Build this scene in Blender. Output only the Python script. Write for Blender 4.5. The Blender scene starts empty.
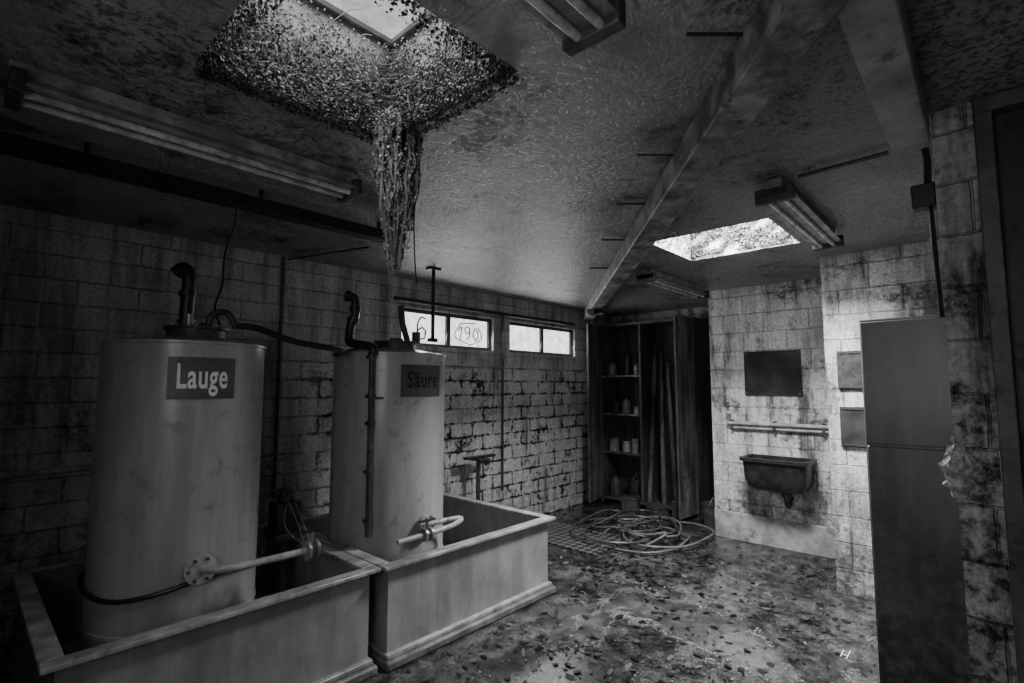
import bpy, math, random
from mathutils import Vector, Matrix
random.seed(7)
COL = bpy.context.scene.collection
H = 1.55
CEIL = 2.56
YW = 4.0

# ------------------------------------------------------------------ node helpers
class NG:
    def __init__(s, name):
        s.m = bpy.data.materials.new(name); s.m.use_nodes = True
        s.nt = s.m.node_tree; s.nt.nodes.clear()
        s.out = s.nt.nodes.new('ShaderNodeOutputMaterial')
        s.b = s.nt.nodes.new('ShaderNodeBsdfPrincipled')
        s.nt.links.new(s.b.outputs[0], s.out.inputs[0])
        g = s.nt.nodes.new('ShaderNodeNewGeometry')
        s.pos = g.outputs['Position']; s.nor = g.outputs['Normal']; s.isl = g.outputs['Random Per Island']
        sp = s.nt.nodes.new('ShaderNodeSeparateXYZ'); s.nt.links.new(s.pos, sp.inputs[0])
        s.x, s.y, s.z = sp.outputs
    def set(s, sock, v):
        if isinstance(v, (int, float)):
            try: sock.default_value = v
            except Exception: sock.default_value = (v, v, v, 1)
        elif isinstance(v, tuple): sock.default_value = v
        else: s.nt.links.new(v, sock)
    def math(s, op, a, b=0.0, clamp=False):
        n = s.nt.nodes.new('ShaderNodeMath'); n.operation = op; n.use_clamp = clamp
        s.set(n.inputs[0], a); s.set(n.inputs[1], b); return n.outputs[0]
    def mix(s, f, a, b):
        n = s.nt.nodes.new('ShaderNodeMix'); n.data_type = 'FLOAT'
        s.set(n.inputs[0], f); s.set(n.inputs[2], a); s.set(n.inputs[3], b); return n.outputs[0]
    def step(s, v, lo, hi, a=0.0, b=1.0):
        n = s.nt.nodes.new('ShaderNodeMapRange'); n.interpolation_type = 'SMOOTHSTEP'
        if lo > hi: lo, hi, a, b = hi, lo, b, a
        s.set(n.inputs[0], v); n.inputs[1].default_value = lo; n.inputs[2].default_value = hi
        n.inputs[3].default_value = a; n.inputs[4].default_value = b; return n.outputs[0]
    def vec(s, a, b, c):
        n = s.nt.nodes.new('ShaderNodeCombineXYZ')
        s.set(n.inputs[0], a); s.set(n.inputs[1], b); s.set(n.inputs[2], c); return n.outputs[0]
    def scale(s, sx, sy, sz):
        return s.vec(s.math('MULTIPLY', s.x, sx), s.math('MULTIPLY', s.y, sy), s.math('MULTIPLY', s.z, sz))
    def noise(s, scale, detail=6, rough=0.6, vec=None, dist=0.0):
        n = s.nt.nodes.new('ShaderNodeTexNoise')
        s.nt.links.new(vec if vec is not None else s.pos, n.inputs['Vector'])
        n.inputs['Scale'].default_value = scale; n.inputs['Detail'].default_value = detail
        n.inputs['Roughness'].default_value = rough; n.inputs['Distortion'].default_value = dist
        return n.outputs[0]
    def bump(s, h, strength=0.5, dist=0.01):
        n = s.nt.nodes.new('ShaderNodeBump'); n.inputs['Strength'].default_value = strength
        n.inputs['Distance'].default_value = dist; s.nt.links.new(h, n.inputs['Height'])
        s.nt.links.new(n.outputs[0], s.b.inputs['Normal'])
    def col(s, v):
        if isinstance(v, (int, float)): s.b.inputs['Base Color'].default_value = (v, v, v, 1)
        else: s.nt.links.new(v, s.b.inputs['Base Color'])
    def rough(s, v): s.set(s.b.inputs['Roughness'], v)

def simple(name, c, r=0.6, metal=0.0, var=0.4, nscale=6, bump=0.3, streak=False, dark=0.25):
    g = NG(name)
    v = g.scale(nscale, nscale, nscale * (0.12 if streak else 1))
    n = g.noise(1.0, 8, 0.65, v)
    f = g.step(n, 0.35, 0.7)
    grime = g.step(g.noise(nscale * 1.7, 8, 0.7), 0.52, 0.72)
    c1 = g.mix(f, c * (1 - var), c * (1 + var * 0.5))
    g.col(g.mix(grime, c1, c * dark))
    g.rough(g.mix(grime, r, min(1, r + 0.3)))
    g.b.inputs['Metallic'].default_value = metal
    if bump: g.bump(g.noise(nscale * 8, 5, 0.7), bump, 0.004)
    return g.m

def grimy(name, c, r=0.4, z0=0.0, z1=0.7, st0=.75, lowamt=.9):
    g = NG(name)
    n = g.noise(3.0, 9, 0.7); n2 = g.noise(14, 9, 0.75)
    st = g.noise(1.0, 7, 0.7, g.scale(9, 9, 0.8))
    k = g.math('MULTIPLY', g.step(n, 0.3, 0.7, 0.75, 1.2), g.step(st, 0.35, 0.65, st0, 1.1))
    k = g.math('MULTIPLY', k, c)
    low = g.step(g.math('ADD', g.z, g.math('MULTIPLY', g.math('SUBTRACT', n, .5), 1.6)), z0, z1, lowamt, 0.0)
    low = g.math('MULTIPLY', low, g.step(n2, .38, .55, .35, 1.0))
    f = g.math('MAXIMUM', low, g.math('MULTIPLY', g.step(n2, .60, .72), .35))
    g.col(g.mix(f, k, c * 0.06)); g.rough(g.mix(f, r, .7)); g.bump(n2, .06, .003)
    return g.m

def emit(name, c, strength, lo=.55):
    g = NG(name); g.col(0.3); g.rough(0.4)
    n = g.step(g.noise(9, 6, 0.7), 0.3, 0.7, lo, 1.1)
    e = g.math('MULTIPLY', n, c)
    g.nt.links.new(e, g.b.inputs['Emission Color']); g.b.inputs['Emission Strength'].default_value = strength
    return g.m

def brick_mat(name, base=0.42, mortar=0.5, peel=None, grime=0.5, lowdirt=0.6, gsh=0.0, bw=.31, rh=.145, low1=1.0, clean=None):
    g = NG(name)
    sp = g.nt.nodes.new('ShaderNodeSeparateXYZ'); g.nt.links.new(g.nor, sp.inputs[0])
    side = g.math('GREATER_THAN', g.math('ABSOLUTE', sp.outputs[0]), 0.5)
    u = g.mix(side, g.x, g.y)
    wob = g.math('MULTIPLY', g.math('SUBTRACT', g.noise(14, 4, 0.6), 0.5), 0.02)
    vec = g.vec(g.math('ADD', u, wob), g.math('ADD', g.z, wob), 0.0)
    br = g.nt.nodes.new('ShaderNodeTexBrick'); g.nt.links.new(vec, br.inputs['Vector'])
    br.inputs['Scale'].default_value = 1.0; br.inputs['Brick Width'].default_value = bw
    br.inputs['Row Height'].default_value = rh; br.inputs['Mortar Size'].default_value = 0.006
    br.inputs['Mortar Smooth'].default_value = 0.6
    br.inputs['Color1'].default_value = (base * 0.88,) * 3 + (1,); br.inputs['Color2'].default_value = (base * 1.1,) * 3 + (1,)
    br.inputs['Mortar'].default_value = (base * 0.95,) * 3 + (1,)
    fac = br.outputs['Fac']
    bc = g.nt.nodes.new('ShaderNodeRGBToBW'); g.nt.links.new(br.outputs['Color'], bc.inputs[0]); c = bc.outputs[0]
    n1 = g.noise(2.0, 10, 0.72, dist=0.5)
    n2 = g.noise(13.0, 10, 0.78)
    n3 = g.noise(45.0, 6, 0.7)
    mf = g.math('MULTIPLY', fac, g.step(g.noise(3.0, 5, 0.6), 0.35, 0.65, 0.15, 1.0))
    c = g.mix(mf, c, base * mortar)
    c = g.math('MULTIPLY', c, g.step(n3, 0.3, 0.65, 0.65, 1.2))
    st = g.noise(1.0, 8, 0.7, g.vec(g.math('MULTIPLY', u, 6.0), 0.0, g.math('MULTIPLY', g.z, 0.8)))
    c = g.math('MULTIPLY', c, g.step(st, 0.38, 0.60, 0.5, 1.1))
    gr = g.step(n1, 0.49 - gsh, 0.61 - gsh)
    gr = g.math('MULTIPLY', gr, g.step(g.math('ADD', n2, g.math('MULTIPLY', fac, .03)), 0.40, 0.60))
    dr = g.math('MULTIPLY', g.step(st, 0.50, 0.40), g.step(n1, 0.47 - gsh, 0.57 - gsh)); dr = g.math('MULTIPLY', dr, .8)
    gd = g.math('MULTIPLY', g.math('MAXIMUM', gr, dr), grime)
    if clean: gd = g.math('MULTIPLY', gd, g.step(g.z, clean[0], clean[1], 1.0, .35))
    low = g.math('ADD', g.z, g.math('MULTIPLY', g.math('SUBTRACT', n1, 0.5), 2.4))
    lowf = g.math('MULTIPLY', g.step(low, 0.15, low1, 1.0, 0.0), lowdirt)
    lowf = g.math('MULTIPLY', lowf, g.step(g.math('ADD', n2, g.math('MULTIPLY', fac, .04)), 0.38, 0.60, 0.15, 1.0))
    topf = g.math('MULTIPLY', g.step(g.math('ADD', g.z, g.math('MULTIPLY', n1, 0.6)), 2.72, 3.05), 0.5)
    f = g.math('MAXIMUM', gd, g.math('MAXIMUM', lowf, topf))
    if peel:
        x0, x1, z0, z1 = peel
        pm = g.math('MULTIPLY', g.step(g.math('ADD', u, g.math('MULTIPLY', g.math('SUBTRACT', n1, .5), 1.5)), x0, x1), g.step(g.math('ADD', g.z, g.math('MULTIPLY', g.math('SUBTRACT', n1, .5), 0.8)), z0, z1, 1.0, 0.0))
        br2 = g.nt.nodes.new('ShaderNodeTexBrick')
        w2 = g.math('MULTIPLY', g.math('SUBTRACT', g.noise(11, 7, 0.75), 0.5), 0.10)
        g.nt.links.new(g.vec(g.math('ADD', u, w2), g.math('ADD', g.z, w2), 0.0), br2.inputs['Vector'])
        br2.inputs['Scale'].default_value = 1.0; br2.inputs['Brick Width'].default_value = bw; br2.inputs['Row Height'].default_value = rh
        br2.inputs['Mortar Size'].default_value = 0.022; br2.inputs['Mortar Smooth'].default_value = 1.0
        n6 = g.noise(3.5, 8, .7)
        jf = g.step(g.math('ADD', g.math('ADD', g.math('MULTIPLY', br2.outputs['Fac'], .8), g.math('MULTIPLY', g.math('SUBTRACT', n2, .5), 3.6)), g.math('MULTIPLY', g.math('SUBTRACT', n6, .49), 5.5)), 0.2, 0.9)
        jf = g.math('MAXIMUM', jf, g.math('MULTIPLY', g.step(st, .46, .36), .8))
        edge = g.math('MULTIPLY', jf, pm, True)
        c = g.mix(g.math('MULTIPLY', pm, 0.6), c, g.math('MULTIPLY', g.step(n3, .3, .65, .5, 1.25), base * 1.5))
        f = g.math('MAXIMUM', g.mix(pm, f, g.math('MULTIPLY', f, 0.6)), edge)
    c = g.mix(f, c, 0.010)
    g.col(c); g.rough(g.mix(f, 0.5, 0.75))
    hh = g.math('ADD', g.math('MULTIPLY', fac, -1.0), g.math('MULTIPLY', n3, 0.5))
    g.bump(g.math('ADD', hh, g.math('MULTIPLY', n2, 0.5)), 1.0, 0.012)
    return g.m

def ceiling_mat():
    g = NG('ceiling_paint')
    n1 = g.noise(1.7, 10, 0.7, dist=0.4); n2 = g.noise(8, 9, 0.75); n3 = g.noise(44, 7, 0.66); n4 = g.noise(1.0, 5, 0.55); n5 = g.noise(110, 3, .6)
    c = g.math('MULTIPLY', g.step(n2, 0.3, 0.7, 0.7, 1.2), 0.28)
    st = g.math('MULTIPLY', g.step(n1, 0.50, 0.60), g.step(n2, 0.42, 0.58))
    patch = g.step(n4, 0.42, 0.56)
    dro = g.math('MULTIPLY', g.step(n3, 0.48, 0.57), g.mix(patch, .25, 1.0))
    c = g.mix(g.math('MULTIPLY', patch, .6), c, .38)
    c = g.mix(g.math('MULTIPLY', dro, 0.75), c, 0.035)
    c = g.mix(g.math('MULTIPLY', st, 0.9), c, 0.012)
    def seam(co, off, per):
        t = g.math('ABSOLUTE', g.math('SUBTRACT', g.math('FRACT', g.math('DIVIDE', g.math('ADD', co, off), per)), .5))
        return g.step(t, 0.0, 0.005, 1.0, 0.0)
    sm = g.math('MAXIMUM', seam(g.x, 10.35, 1.5), seam(g.y, 10.1, 2.1))
    c = g.mix(g.math('MULTIPLY', sm, .5), c, .04)
    g.col(c); g.rough(g.math('ADD', g.step(n3, .42, .58, .14, .40), g.math('MULTIPLY', st, .2)))
    g.bump(g.math('ADD', g.math('MULTIPLY', g.math('MULTIPLY', n3, g.mix(patch, .8, 1.2)), 2.6), g.math('MULTIPLY', n5, 0.3)), 0.6, 0.007)
    return g.m

def floor_mat():
    g = NG('wet_concrete_floor')
    n1 = g.noise(0.9, 7, 0.6, dist=0.8); n2 = g.noise(2.2, 9, 0.7, dist=.5); n3 = g.noise(60, 7, 0.75); n4 = g.noise(7, 12, .82)
    c = g.mix(g.step(n2, 0.35, 0.65), 0.015, 0.065)
    c = g.math('MULTIPLY', c, g.step(n3, 0.3, 0.7, 0.4, 1.6))
    c = g.math('MULTIPLY', c, g.step(n4, 0.40, 0.60, 0.15, 1.8))
    g.col(c)
    wet = g.step(g.math('ADD', n1, g.math('MULTIPLY', g.math('SUBTRACT', n4, .5), .35)), 0.42, 0.50)
    g.rough(g.mix(wet, 0.32, 0.05))
    g.bump(g.math('MULTIPLY', g.math('ADD', n4, g.math('MULTIPLY', n3, 0.4)), g.mix(wet, 1.0, .2)), 0.6, 0.014)
    g.b.inputs['Specular IOR Level'].default_value = .9
    return g.m

def leaf_mat(name, a, b, r=0.5, pw=2.0):
    g = NG(name); g.col(g.mix(g.math('POWER', g.isl, pw), a, b)); g.rough(r); return g.m

M = {}
M['wall'] = brick_mat('painted_block_window_wall', 0.50, 0.62, (1.3, 2.3, 1.6, 1.95), 0.9, 0.97, clean=(1.2, 1.7), low1=1.1)
M['wall2'] = brick_mat('painted_block_sink_wall', 0.72, 0.55, None, 0.9, 0.85, 0.0, .40, .19)
M['wall3'] = brick_mat('painted_block_pier', 0.52, 0.6, None, 1.0, 1.0, 0.05, .40, .19, low1=1.5)
M['ceil'] = ceiling_mat(); M['floor'] = floor_mat()
M['tank'] = simple('tank_plastic', 0.38, 0.28, var=0.3, nscale=5, bump=0.04, streak=True, dark=0.55)
M['tray'] = grimy('tray_plastic', 0.24, 0.35, -.4, .15, .8, .7)
M['rim'] = simple('tray_rim_plastic', 0.36, 0.3, var=0.45, nscale=8, bump=0.03, dark=0.2)
M['black'] = simple('black_rubber', 0.02, 0.4, var=0.3, bump=0.1)
M['pipe'] = simple('grey_pipe', 0.42, 0.35, var=0.4, nscale=12, dark=0.2)
M['iron'] = simple('rusty_iron', 0.08, 0.5, 0.3, var=0.5, nscale=14, dark=0.3)
M['steel'] = simple('dull_steel', 0.3, 0.35, 0.6, var=0.4, nscale=12)
M['light'] = simple('lamp_housing_paint', 0.30, 0.4, var=0.5, nscale=10, dark=0.15)
M['tube'] = simple('dirty_glass_tube', 0.5, 0.25, var=0.5, nscale=14, bump=0, dark=.2)
M['sign'] = simple('sign_plate', 0.10, 0.45, var=0.2, bump=0.05, dark=.6)
M['white'] = simple('white_lettering', 0.9, 0.5, var=0.1, bump=0, dark=0.8)
M['blk'] = simple('black_lettering', 0.003, 0.7, var=0.1, bump=0)
M['scrawl'] = simple('faded_marker', 0.03, 0.7, var=0.1, bump=0)
M['sign2'] = simple('faded_sign_plate', 0.07, 0.5, var=0.2, bump=0.05, dark=.7)
M['beam'] = simple('beam_paint', 0.24, 0.5, var=0.8, nscale=7, bump=0.5, dark=0.04)
M['joist'] = simple('joist_paint', 0.34, 0.5, var=0.4, nscale=5, bump=0.3, dark=0.3)
M['wood'] = simple('dark_wood', 0.09, 0.6, var=0.7, nscale=9, streak=True, bump=0.4)
M['wood2'] = simple('pale_wood', 0.15, 0.6, var=0.8, nscale=9, streak=True, bump=0.4, dark=.06)
M['jamb'] = simple('door_jamb_paint', 0.10, 0.5, var=0.5, nscale=6)
M['locker'] = grimy('locker_paint', 0.15, 0.35, -.1, 1.1)
M['board'] = simple('stained_board', 0.05, 0.3, var=0.6, nscale=5, bump=0.2)
M['sink'] = simple('cast_sink', 0.025, 0.35, var=0.6, nscale=10, bump=0.4)
M['plaster'] = simple('shaft_plaster', 0.12, 0.7, var=0.4, nscale=6, bump=0.5, dark=0.2)
M['plinth'] = simple('smooth_plinth_render', 0.38, 0.6, var=0.5, nscale=4, bump=0.4, dark=0.12)
M['frame'] = simple('window_frame_paint', 0.05, 0.5, var=0.4, bump=0.2)
M['channel'] = simple('channel_metal', 0.012, 0.5, var=0.4, bump=0.2)
M['chlip'] = simple('channel_lip', 0.25, 0.35, var=0.4, bump=0.2)
M['door'] = simple('dark_door_paint', 0.03, 0.5, var=0.4, nscale=4)
M['hose'] = simple('pale_hose', 0.13, 0.4, var=0.5, nscale=9, dark=0.3)
M['hose2'] = simple('grey_hose', 0.07, 0.4, var=0.5, nscale=9, dark=0.3)
M['bottle'] = simple('bottle_plastic', 0.25, 0.35, var=0.5, nscale=12)
M['foam'] = simple('broken_masonry', 0.6, 0.9, var=0.6, nscale=40, bump=1.0, dark=0.1)
M['conc'] = simple('concrete_curb', 0.16, 0.5, var=0.5, nscale=8, bump=0.6)
M['ivy'] = leaf_mat('ivy_leaves', 0.002, 0.065, .5, 3.0)
M['ivy2'] = leaf_mat('hanging_ivy_leaves', 0.005, 0.30, .5, 2.8)
M['ivy3'] = leaf_mat('far_rooflight_leaves', 0.002, 0.025, .6, 2.0)
M['stem'] = simple('ivy_stem', 0.15, 0.7)
M['twig'] = simple('ivy_twig', 0.04, 0.7)
M['litter'] = leaf_mat('fallen_leaves', 0.003, 0.10, 0.3, 3.5)
M['glass'] = emit('frosted_window_glass', 1.0, 2.2)
M['sky'] = emit('dirty_skylight_pane', 1.0, 0.7)
def grate_mat():
    g = NG('steel_checker_grate')
    v = g.vec(g.math('MULTIPLY', g.math('ADD', g.x, g.y), 12), g.math('MULTIPLY', g.math('SUBTRACT', g.x, g.y), 12), 0.0)
    ch = g.nt.nodes.new('ShaderNodeTexChecker'); g.nt.links.new(v, ch.inputs[0]); ch.inputs['Scale'].default_value = 1.0
    f = ch.outputs['Fac']
    g.col(g.mix(f, 0.02, 0.13)); g.rough(0.35); g.b.inputs['Metallic'].default_value = 0.2
    g.bump(f, 0.6, 0.01); return g.m
M['grate'] = grate_mat()

# ------------------------------------------------------------------ mesh builder
def catmull(pts, n=8):
    P = [Vector(p) for p in pts]
    if len(P) < 3: return P
    out = []
    Q = [P[0] * 2 - P[1]] + P + [P[-1] * 2 - P[-2]]
    for i in range(1, len(Q) - 2):
        p0, p1, p2, p3 = Q[i - 1], Q[i], Q[i + 1], Q[i + 2]
        for k in range(n):
            t = k / n
            out.append(0.5 * ((2 * p1) + (p2 - p0) * t + (2 * p0 - 5 * p1 + 4 * p2 - p3) * t * t + (3 * p1 - p0 - 3 * p2 + p3) * t ** 3))
    out.append(P[-1]); return out

class MB:
    def __init__(s): s.v = []; s.f = []; s.m = []
    def add(s, vs, fs, mi=0):
        o = len(s.v); s.v += [Vector(v) for v in vs]
        for f in fs: s.f.append([o + i for i in f]); s.m.append(mi)
        return s
    def box(s, lo, hi, mi=0, rot=None):
        x0, y0, z0 = (min(a, b) for a, b in zip(lo, hi)); x1, y1, z1 = (max(a, b) for a, b in zip(lo, hi))
        vs = [Vector(p) for p in ((x0, y0, z0), (x1, y0, z0), (x1, y1, z0), (x0, y1, z0), (x0, y0, z1), (x1, y0, z1), (x1, y1, z1), (x0, y1, z1))]
        if rot:
            piv, R = rot; vs = [piv + R @ (v - piv) for v in vs]
        return s.add(vs, [(0, 3, 2, 1), (4, 5, 6, 7), (0, 1, 5, 4), (1, 2, 6, 5), (2, 3, 7, 6), (3, 0, 4, 7)], mi)
    def lathe(s, prof, org, axis=(0, 0, 1), seg=24, mi=0):
        a = Vector(axis).normalized(); q = a.to_track_quat('Z', 'Y'); org = Vector(org)
        vs = []; fs = []
        for r, z in prof:
            for k in range(seg):
                t = 2 * math.pi * k / seg
                vs.append(org + q @ Vector((r * math.cos(t), r * math.sin(t), z)))
        for i in range(len(prof) - 1):
            for k in range(seg):
                k2 = (k + 1) % seg
                fs.append((i * seg + k, i * seg + k2, (i + 1) * seg + k2, (i + 1) * seg + k))
        if prof[0][0] > 1e-4: fs.append(tuple(reversed(range(seg))))
        if prof[-1][0] > 1e-4: fs.append(tuple((len(prof) - 1) * seg + k for k in range(seg)))
        return s.add(vs, fs, mi)
    def cyl(s, p0, p1, r, seg=16, mi=0, r2=None):
        p0 = Vector(p0); p1 = Vector(p1); L = (p1 - p0).length
        return s.lathe([(r, 0), (r2 if r2 is not None else r, L)], p0, p1 - p0, seg, mi)
    def tube(s, pts, r, seg=10, mi=0, smooth=8):
        P = catmull(pts, smooth) if smooth else [Vector(p) for p in pts]
        n = len(P); vs = []; fs = []; up = None
        for i, p in enumerate(P):
            d = (P[min(i + 1, n - 1)] - P[max(i - 1, 0)])
            if d.length < 1e-9: d = Vector((0, 0, 1))
            d.normalize()
            if up is None:
                up = d.orthogonal().normalized()
            up = (up - d * up.dot(d))
            if up.length < 1e-6: up = d.orthogonal()
            up.normalize(); w = d.cross(up)
            for k in range(seg):
                t = 2 * math.pi * k / seg
                vs.append(p + (up * math.cos(t) + w * math.sin(t)) * r)
        for i in range(n - 1):
            for k in range(seg):
                k2 = (k + 1) % seg
                fs.append((i * seg + k, i * seg + k2, (i + 1) * seg + k2, (i + 1) * seg + k))
        fs.append(tuple(reversed(range(seg)))); fs.append(tuple((n - 1) * seg + k for k in range(seg)))
        return s.add(vs, fs, mi)
    def make(s, name, mats, parent=None, label=None, cat=None, kind=None, group=None, bevel=0, smooth=True):
        if not isinstance(mats, (list, tuple)): mats = [mats]
        xs = [v.x for v in s.v]; ys = [v.y for v in s.v]; zs = [v.z for v in s.v]
        loc = Vector(((min(xs) + max(xs)) / 2, (min(ys) + max(ys)) / 2, min(zs)))
        me = bpy.data.meshes.new(name)
        me.from_pydata([tuple(v - loc) for v in s.v], [], s.f)
        for m in mats: me.materials.append(m)
        me.polygons.foreach_set('material_index', s.m)
        me.validate(); me.update()
        if smooth:
            me.shade_smooth(); me.set_sharp_from_angle(angle=math.radians(35))
        ob = bpy.data.objects.new(name, me); COL.objects.link(ob); ob.location = loc
        if bevel:
            b = ob.modifiers.new('Bevel', 'BEVEL'); b.width = bevel; b.segments = 2; b.limit_method = 'ANGLE'
        return tag(ob, parent, label, cat, kind, group)

def tag(ob, parent=None, label=None, cat=None, kind=None, group=None):
    if parent:
        ob.parent = parent; ob.matrix_parent_inverse = Matrix.Translation(-parent.location)
    if label: ob['label'] = label
    if cat: ob['category'] = cat
    if kind: ob['kind'] = kind
    if group: ob['group'] = group
    return ob
def empty(name, loc, label, cat, group=None):
    e = bpy.data.objects.new(name, None); e.empty_display_size = 0.1; e.location = loc; COL.objects.link(e)
    return tag(e, None, label, cat, None, group)
def copy_thing(e, delta, label=None):
    n = e.copy(); COL.objects.link(n); n.location = e.location + Vector(delta)
    if label: n['label'] = label
    def rec(src, dst):
        for c in list(src.children):
            k = c.copy(); COL.objects.link(k); k.parent = dst; k.matrix_parent_inverse = c.matrix_parent_inverse.copy(); rec(c, k)
    rec(e, n); return n

# ------------------------------------------------------------------ room shell
HA = (0.45, 1.17, 1.05, 1.77)
HB = (3.28, 4.00, 0.91, 1.70)
X0, X1, Y0 = -1.2, 6.6, -1.6
MB().box((X0, Y0, -0.1), (X1, YW, 0.0)).make('floor', M['floor'], kind='structure', smooth=False)
b = MB()
xs = sorted({X0, X1, HA[0], HA[1], HB[0], HB[1]}); ys = sorted({Y0, YW, HA[2], HA[3], HB[2], HB[3]})
for i in range(len(xs) - 1):
    for j in range(len(ys) - 1):
        cx = (xs[i] + xs[i + 1]) / 2; cy = (ys[j] + ys[j + 1]) / 2
        if any(h[0] < cx < h[1] and h[2] < cy < h[3] for h in (HA, HB)): continue
        b.box((xs[i], ys[j], CEIL), (xs[i + 1], ys[j + 1], CEIL + 0.12))
b.make('ceiling', M['ceil'], kind='structure', smooth=False)
for idx, h in enumerate((HA, HB)):
    t = 0.06; zt = CEIL + 0.42
    b = MB(); z0 = CEIL + 0.121
    b.box((h[0] - t, h[2] - t, z0), (h[0], h[3] + t, zt)).box((h[1], h[2] - t, z0), (h[1] + t, h[3] + t, zt))
    b.box((h[0], h[2] - t, z0), (h[1], h[2], zt)).box((h[0], h[3], z0), (h[1], h[3] + t, zt))
    b.make('trim_%d' % (idx + 1), M['plaster'], kind='structure', smooth=False)
    cx = (h[0] + h[1]) / 2; cy = (h[2] + h[3]) / 2
    w = empty('window_%d' % (idx + 3), (cx, cy, zt), 'square rooflight dome with dirty pale pane', 'skylight'); w['kind'] = 'structure'
    MB().box((h[0] - t, h[2] - t, zt + .02), (h[1] + t, h[3] + t, zt + .03)).make('pane', M['sky'], w)
    b = MB(); q = 0.018
    b.box((h[0] - t, h[2] - t, zt), (h[0] + q, h[3] + t, zt + .02)).box((h[1] - q, h[2] - t, zt), (h[1] + t, h[3] + t, zt + .02))
    b.box((h[0] + q, h[2] - t, zt), (h[1] - q, h[2] + q, zt + .02)).box((h[0] + q, h[3] - q, zt), (h[1] - q, h[3] + t, zt + .02))
    b.make('frame', M['pipe'], w)
W = [(2.80, 4.03), (4.30, 5.57)]; ZB, ZT = 1.93, 2.29
b = MB()
b.box((X0, YW, 0), (X1, YW + .25, ZB)).box((X0, YW, ZT), (X1, YW + .25, CEIL))
b.box((X0, YW, ZB), (W[0][0], YW + .25, ZT)).box((W[0][1], YW, ZB), (W[1][0], YW + .25, ZT)).box((W[1][1], YW, ZB), (X1, YW + .25, ZT))
b.make('wall_window', M['wall'], kind='structure', smooth=False)
for i, (a, c) in enumerate(W):
    w = empty('window_%d' % (i + 1), ((a + c) / 2, YW + .08, ZB), 'low wide two-pane frosted window in dark frame', 'window'); w['kind'] = 'structure'
    b = MB(); f = .035; yy = (YW + .04, YW + .09); mid = (a + c) / 2
    b.box((a, yy[0], ZB), (c, yy[1], ZB + f)).box((a, yy[0], ZT - f), (c, yy[1], ZT))
    for xx in (a, c - f, mid - f * .7): b.box((xx, yy[0] - .003, ZB), (xx + f * (1.4 if xx == mid - f * .7 else 1), yy[1], ZT))
    b.make('frame', M['frame'], w, bevel=.004)
    MB().box((a, YW + .07, ZB), (c, YW + .08, ZT)).make('pane', M['glass'], w, smooth=False)
    if i == 0:
        b = MB(); y = YW + .066
        def ring(cx, cz, rx, rz, a0=0, a1=360, r=.006):
            n = 14
            b.tube([(cx + rx * math.cos(math.radians(a0 + (a1 - a0) * k / n)) * (1 + .12 * math.sin(k * 1.3)), y, cz + rz * math.sin(math.radians(a0 + (a1 - a0) * k / n)) * (1 + .1 * math.cos(k * 2.1))) for k in range(n + 1)], r, 6, 0, 3)
        ring(3.72, 2.11, .19, .115, 60, 400); ring(3.82, 2.10, .035, .06, 20, 400); ring(3.70, 2.14, .035, .035, 0, 380)
        b.tube([(3.735, y, 2.15), (3.73, y, 2.08), (3.69, y, 2.03)], .006, 6, 0, 4); b.tube([(3.60, y, 2.04), (3.615, y, 2.17), (3.57, y, 2.12)], .006, 6, 0, 4)
        ring(3.09, 2.06, .05, .055, 0, 370, .008); b.tube([(3.04, y, 2.06), (3.04, y, 2.15), (3.08, y, 2.22), (3.14, y, 2.21)], .008, 6, 0, 4)
        b.make('graffiti', M['scrawl'], w)
MB().box((X0 - .2, Y0, 0), (X0, YW + .25, CEIL)).make('wall_left', M['wall'], kind='structure', smooth=False)
MB().box((6.5, 2.1, 0), (6.7, YW, CEIL)).make('wall_far', M['wall3'], kind='structure', smooth=False)
MB().box((5.45, .91, 0), (6.7, 2.15, CEIL)).make('wall_sink', M['wall2'], kind='structure', smooth=False)
MB().box((5.43, .912, 0), (5.4495, 2.15, .27)).make('baseboard_sink', M['plinth'], kind='structure', bevel=.004)
MB().box((4.58, -1.6, 0), (6.7, .909, CEIL)).make('wall_right', M['wall2'], kind='structure', smooth=False)
MB().box((2.40, -.02, 0), (2.72, .095, CEIL)).make('wall_pier', M['wall3'], kind='structure', smooth=False)
d = empty('door_1', (2.46, -.45, 0), 'dark door in wooden frame', 'door'); d['kind'] = 'structure'
MB().box((2.37, -.07, 0), (2.50, -.021, 2.5)).box((2.37, -.95, 0), (2.50, -.9, 2.5)).box((2.37, -.95, 2.5), (2.5, -.021, 2.555)).make('frame', M['jamb'], d, bevel=.004)
MB().box((2.43, -.9, 0.01), (2.47, -.07, 2.5)).make('leaf', M['door'], d, bevel=.003)

# diagonal main beam
Fh = Vector((math.cos(math.radians(42.7)), math.sin(math.radians(42.7)), 0)); Rh = Vector((Fh.y, -Fh.x, 0))
def FR(f, r, z): return Fh * f + Rh * r + Vector((0, 0, z))
be = empty('ceiling_beam', FR(3.5, .78, CEIL - .17), 'long stained concrete beam crossing the ceiling diagonally', 'beam')
def beam(fa, ra, fb, rb, w, z0, z1):
    a = FR(fa, ra, 0); c = FR(fb, rb, 0); dd = (c - a).normalized(); s = Vector((dd.y, -dd.x, 0)) * w
    vs = []
    for z in (z0, z1):
        for p in (a, c, c + s, a + s): vs.append(p + Vector((0, 0, z)))
    return MB().add(vs, [(0, 3, 2, 1), (7, 4, 5, 6), (0, 1, 5, 4), (1, 2, 6, 5), (2, 3, 7, 6), (3, 0, 4, 7)])
beam(-.9, .53, 6.95, .97, .135, CEIL - .13, CEIL - .001).make('beam', M['beam'], be, bevel=.008)
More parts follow.
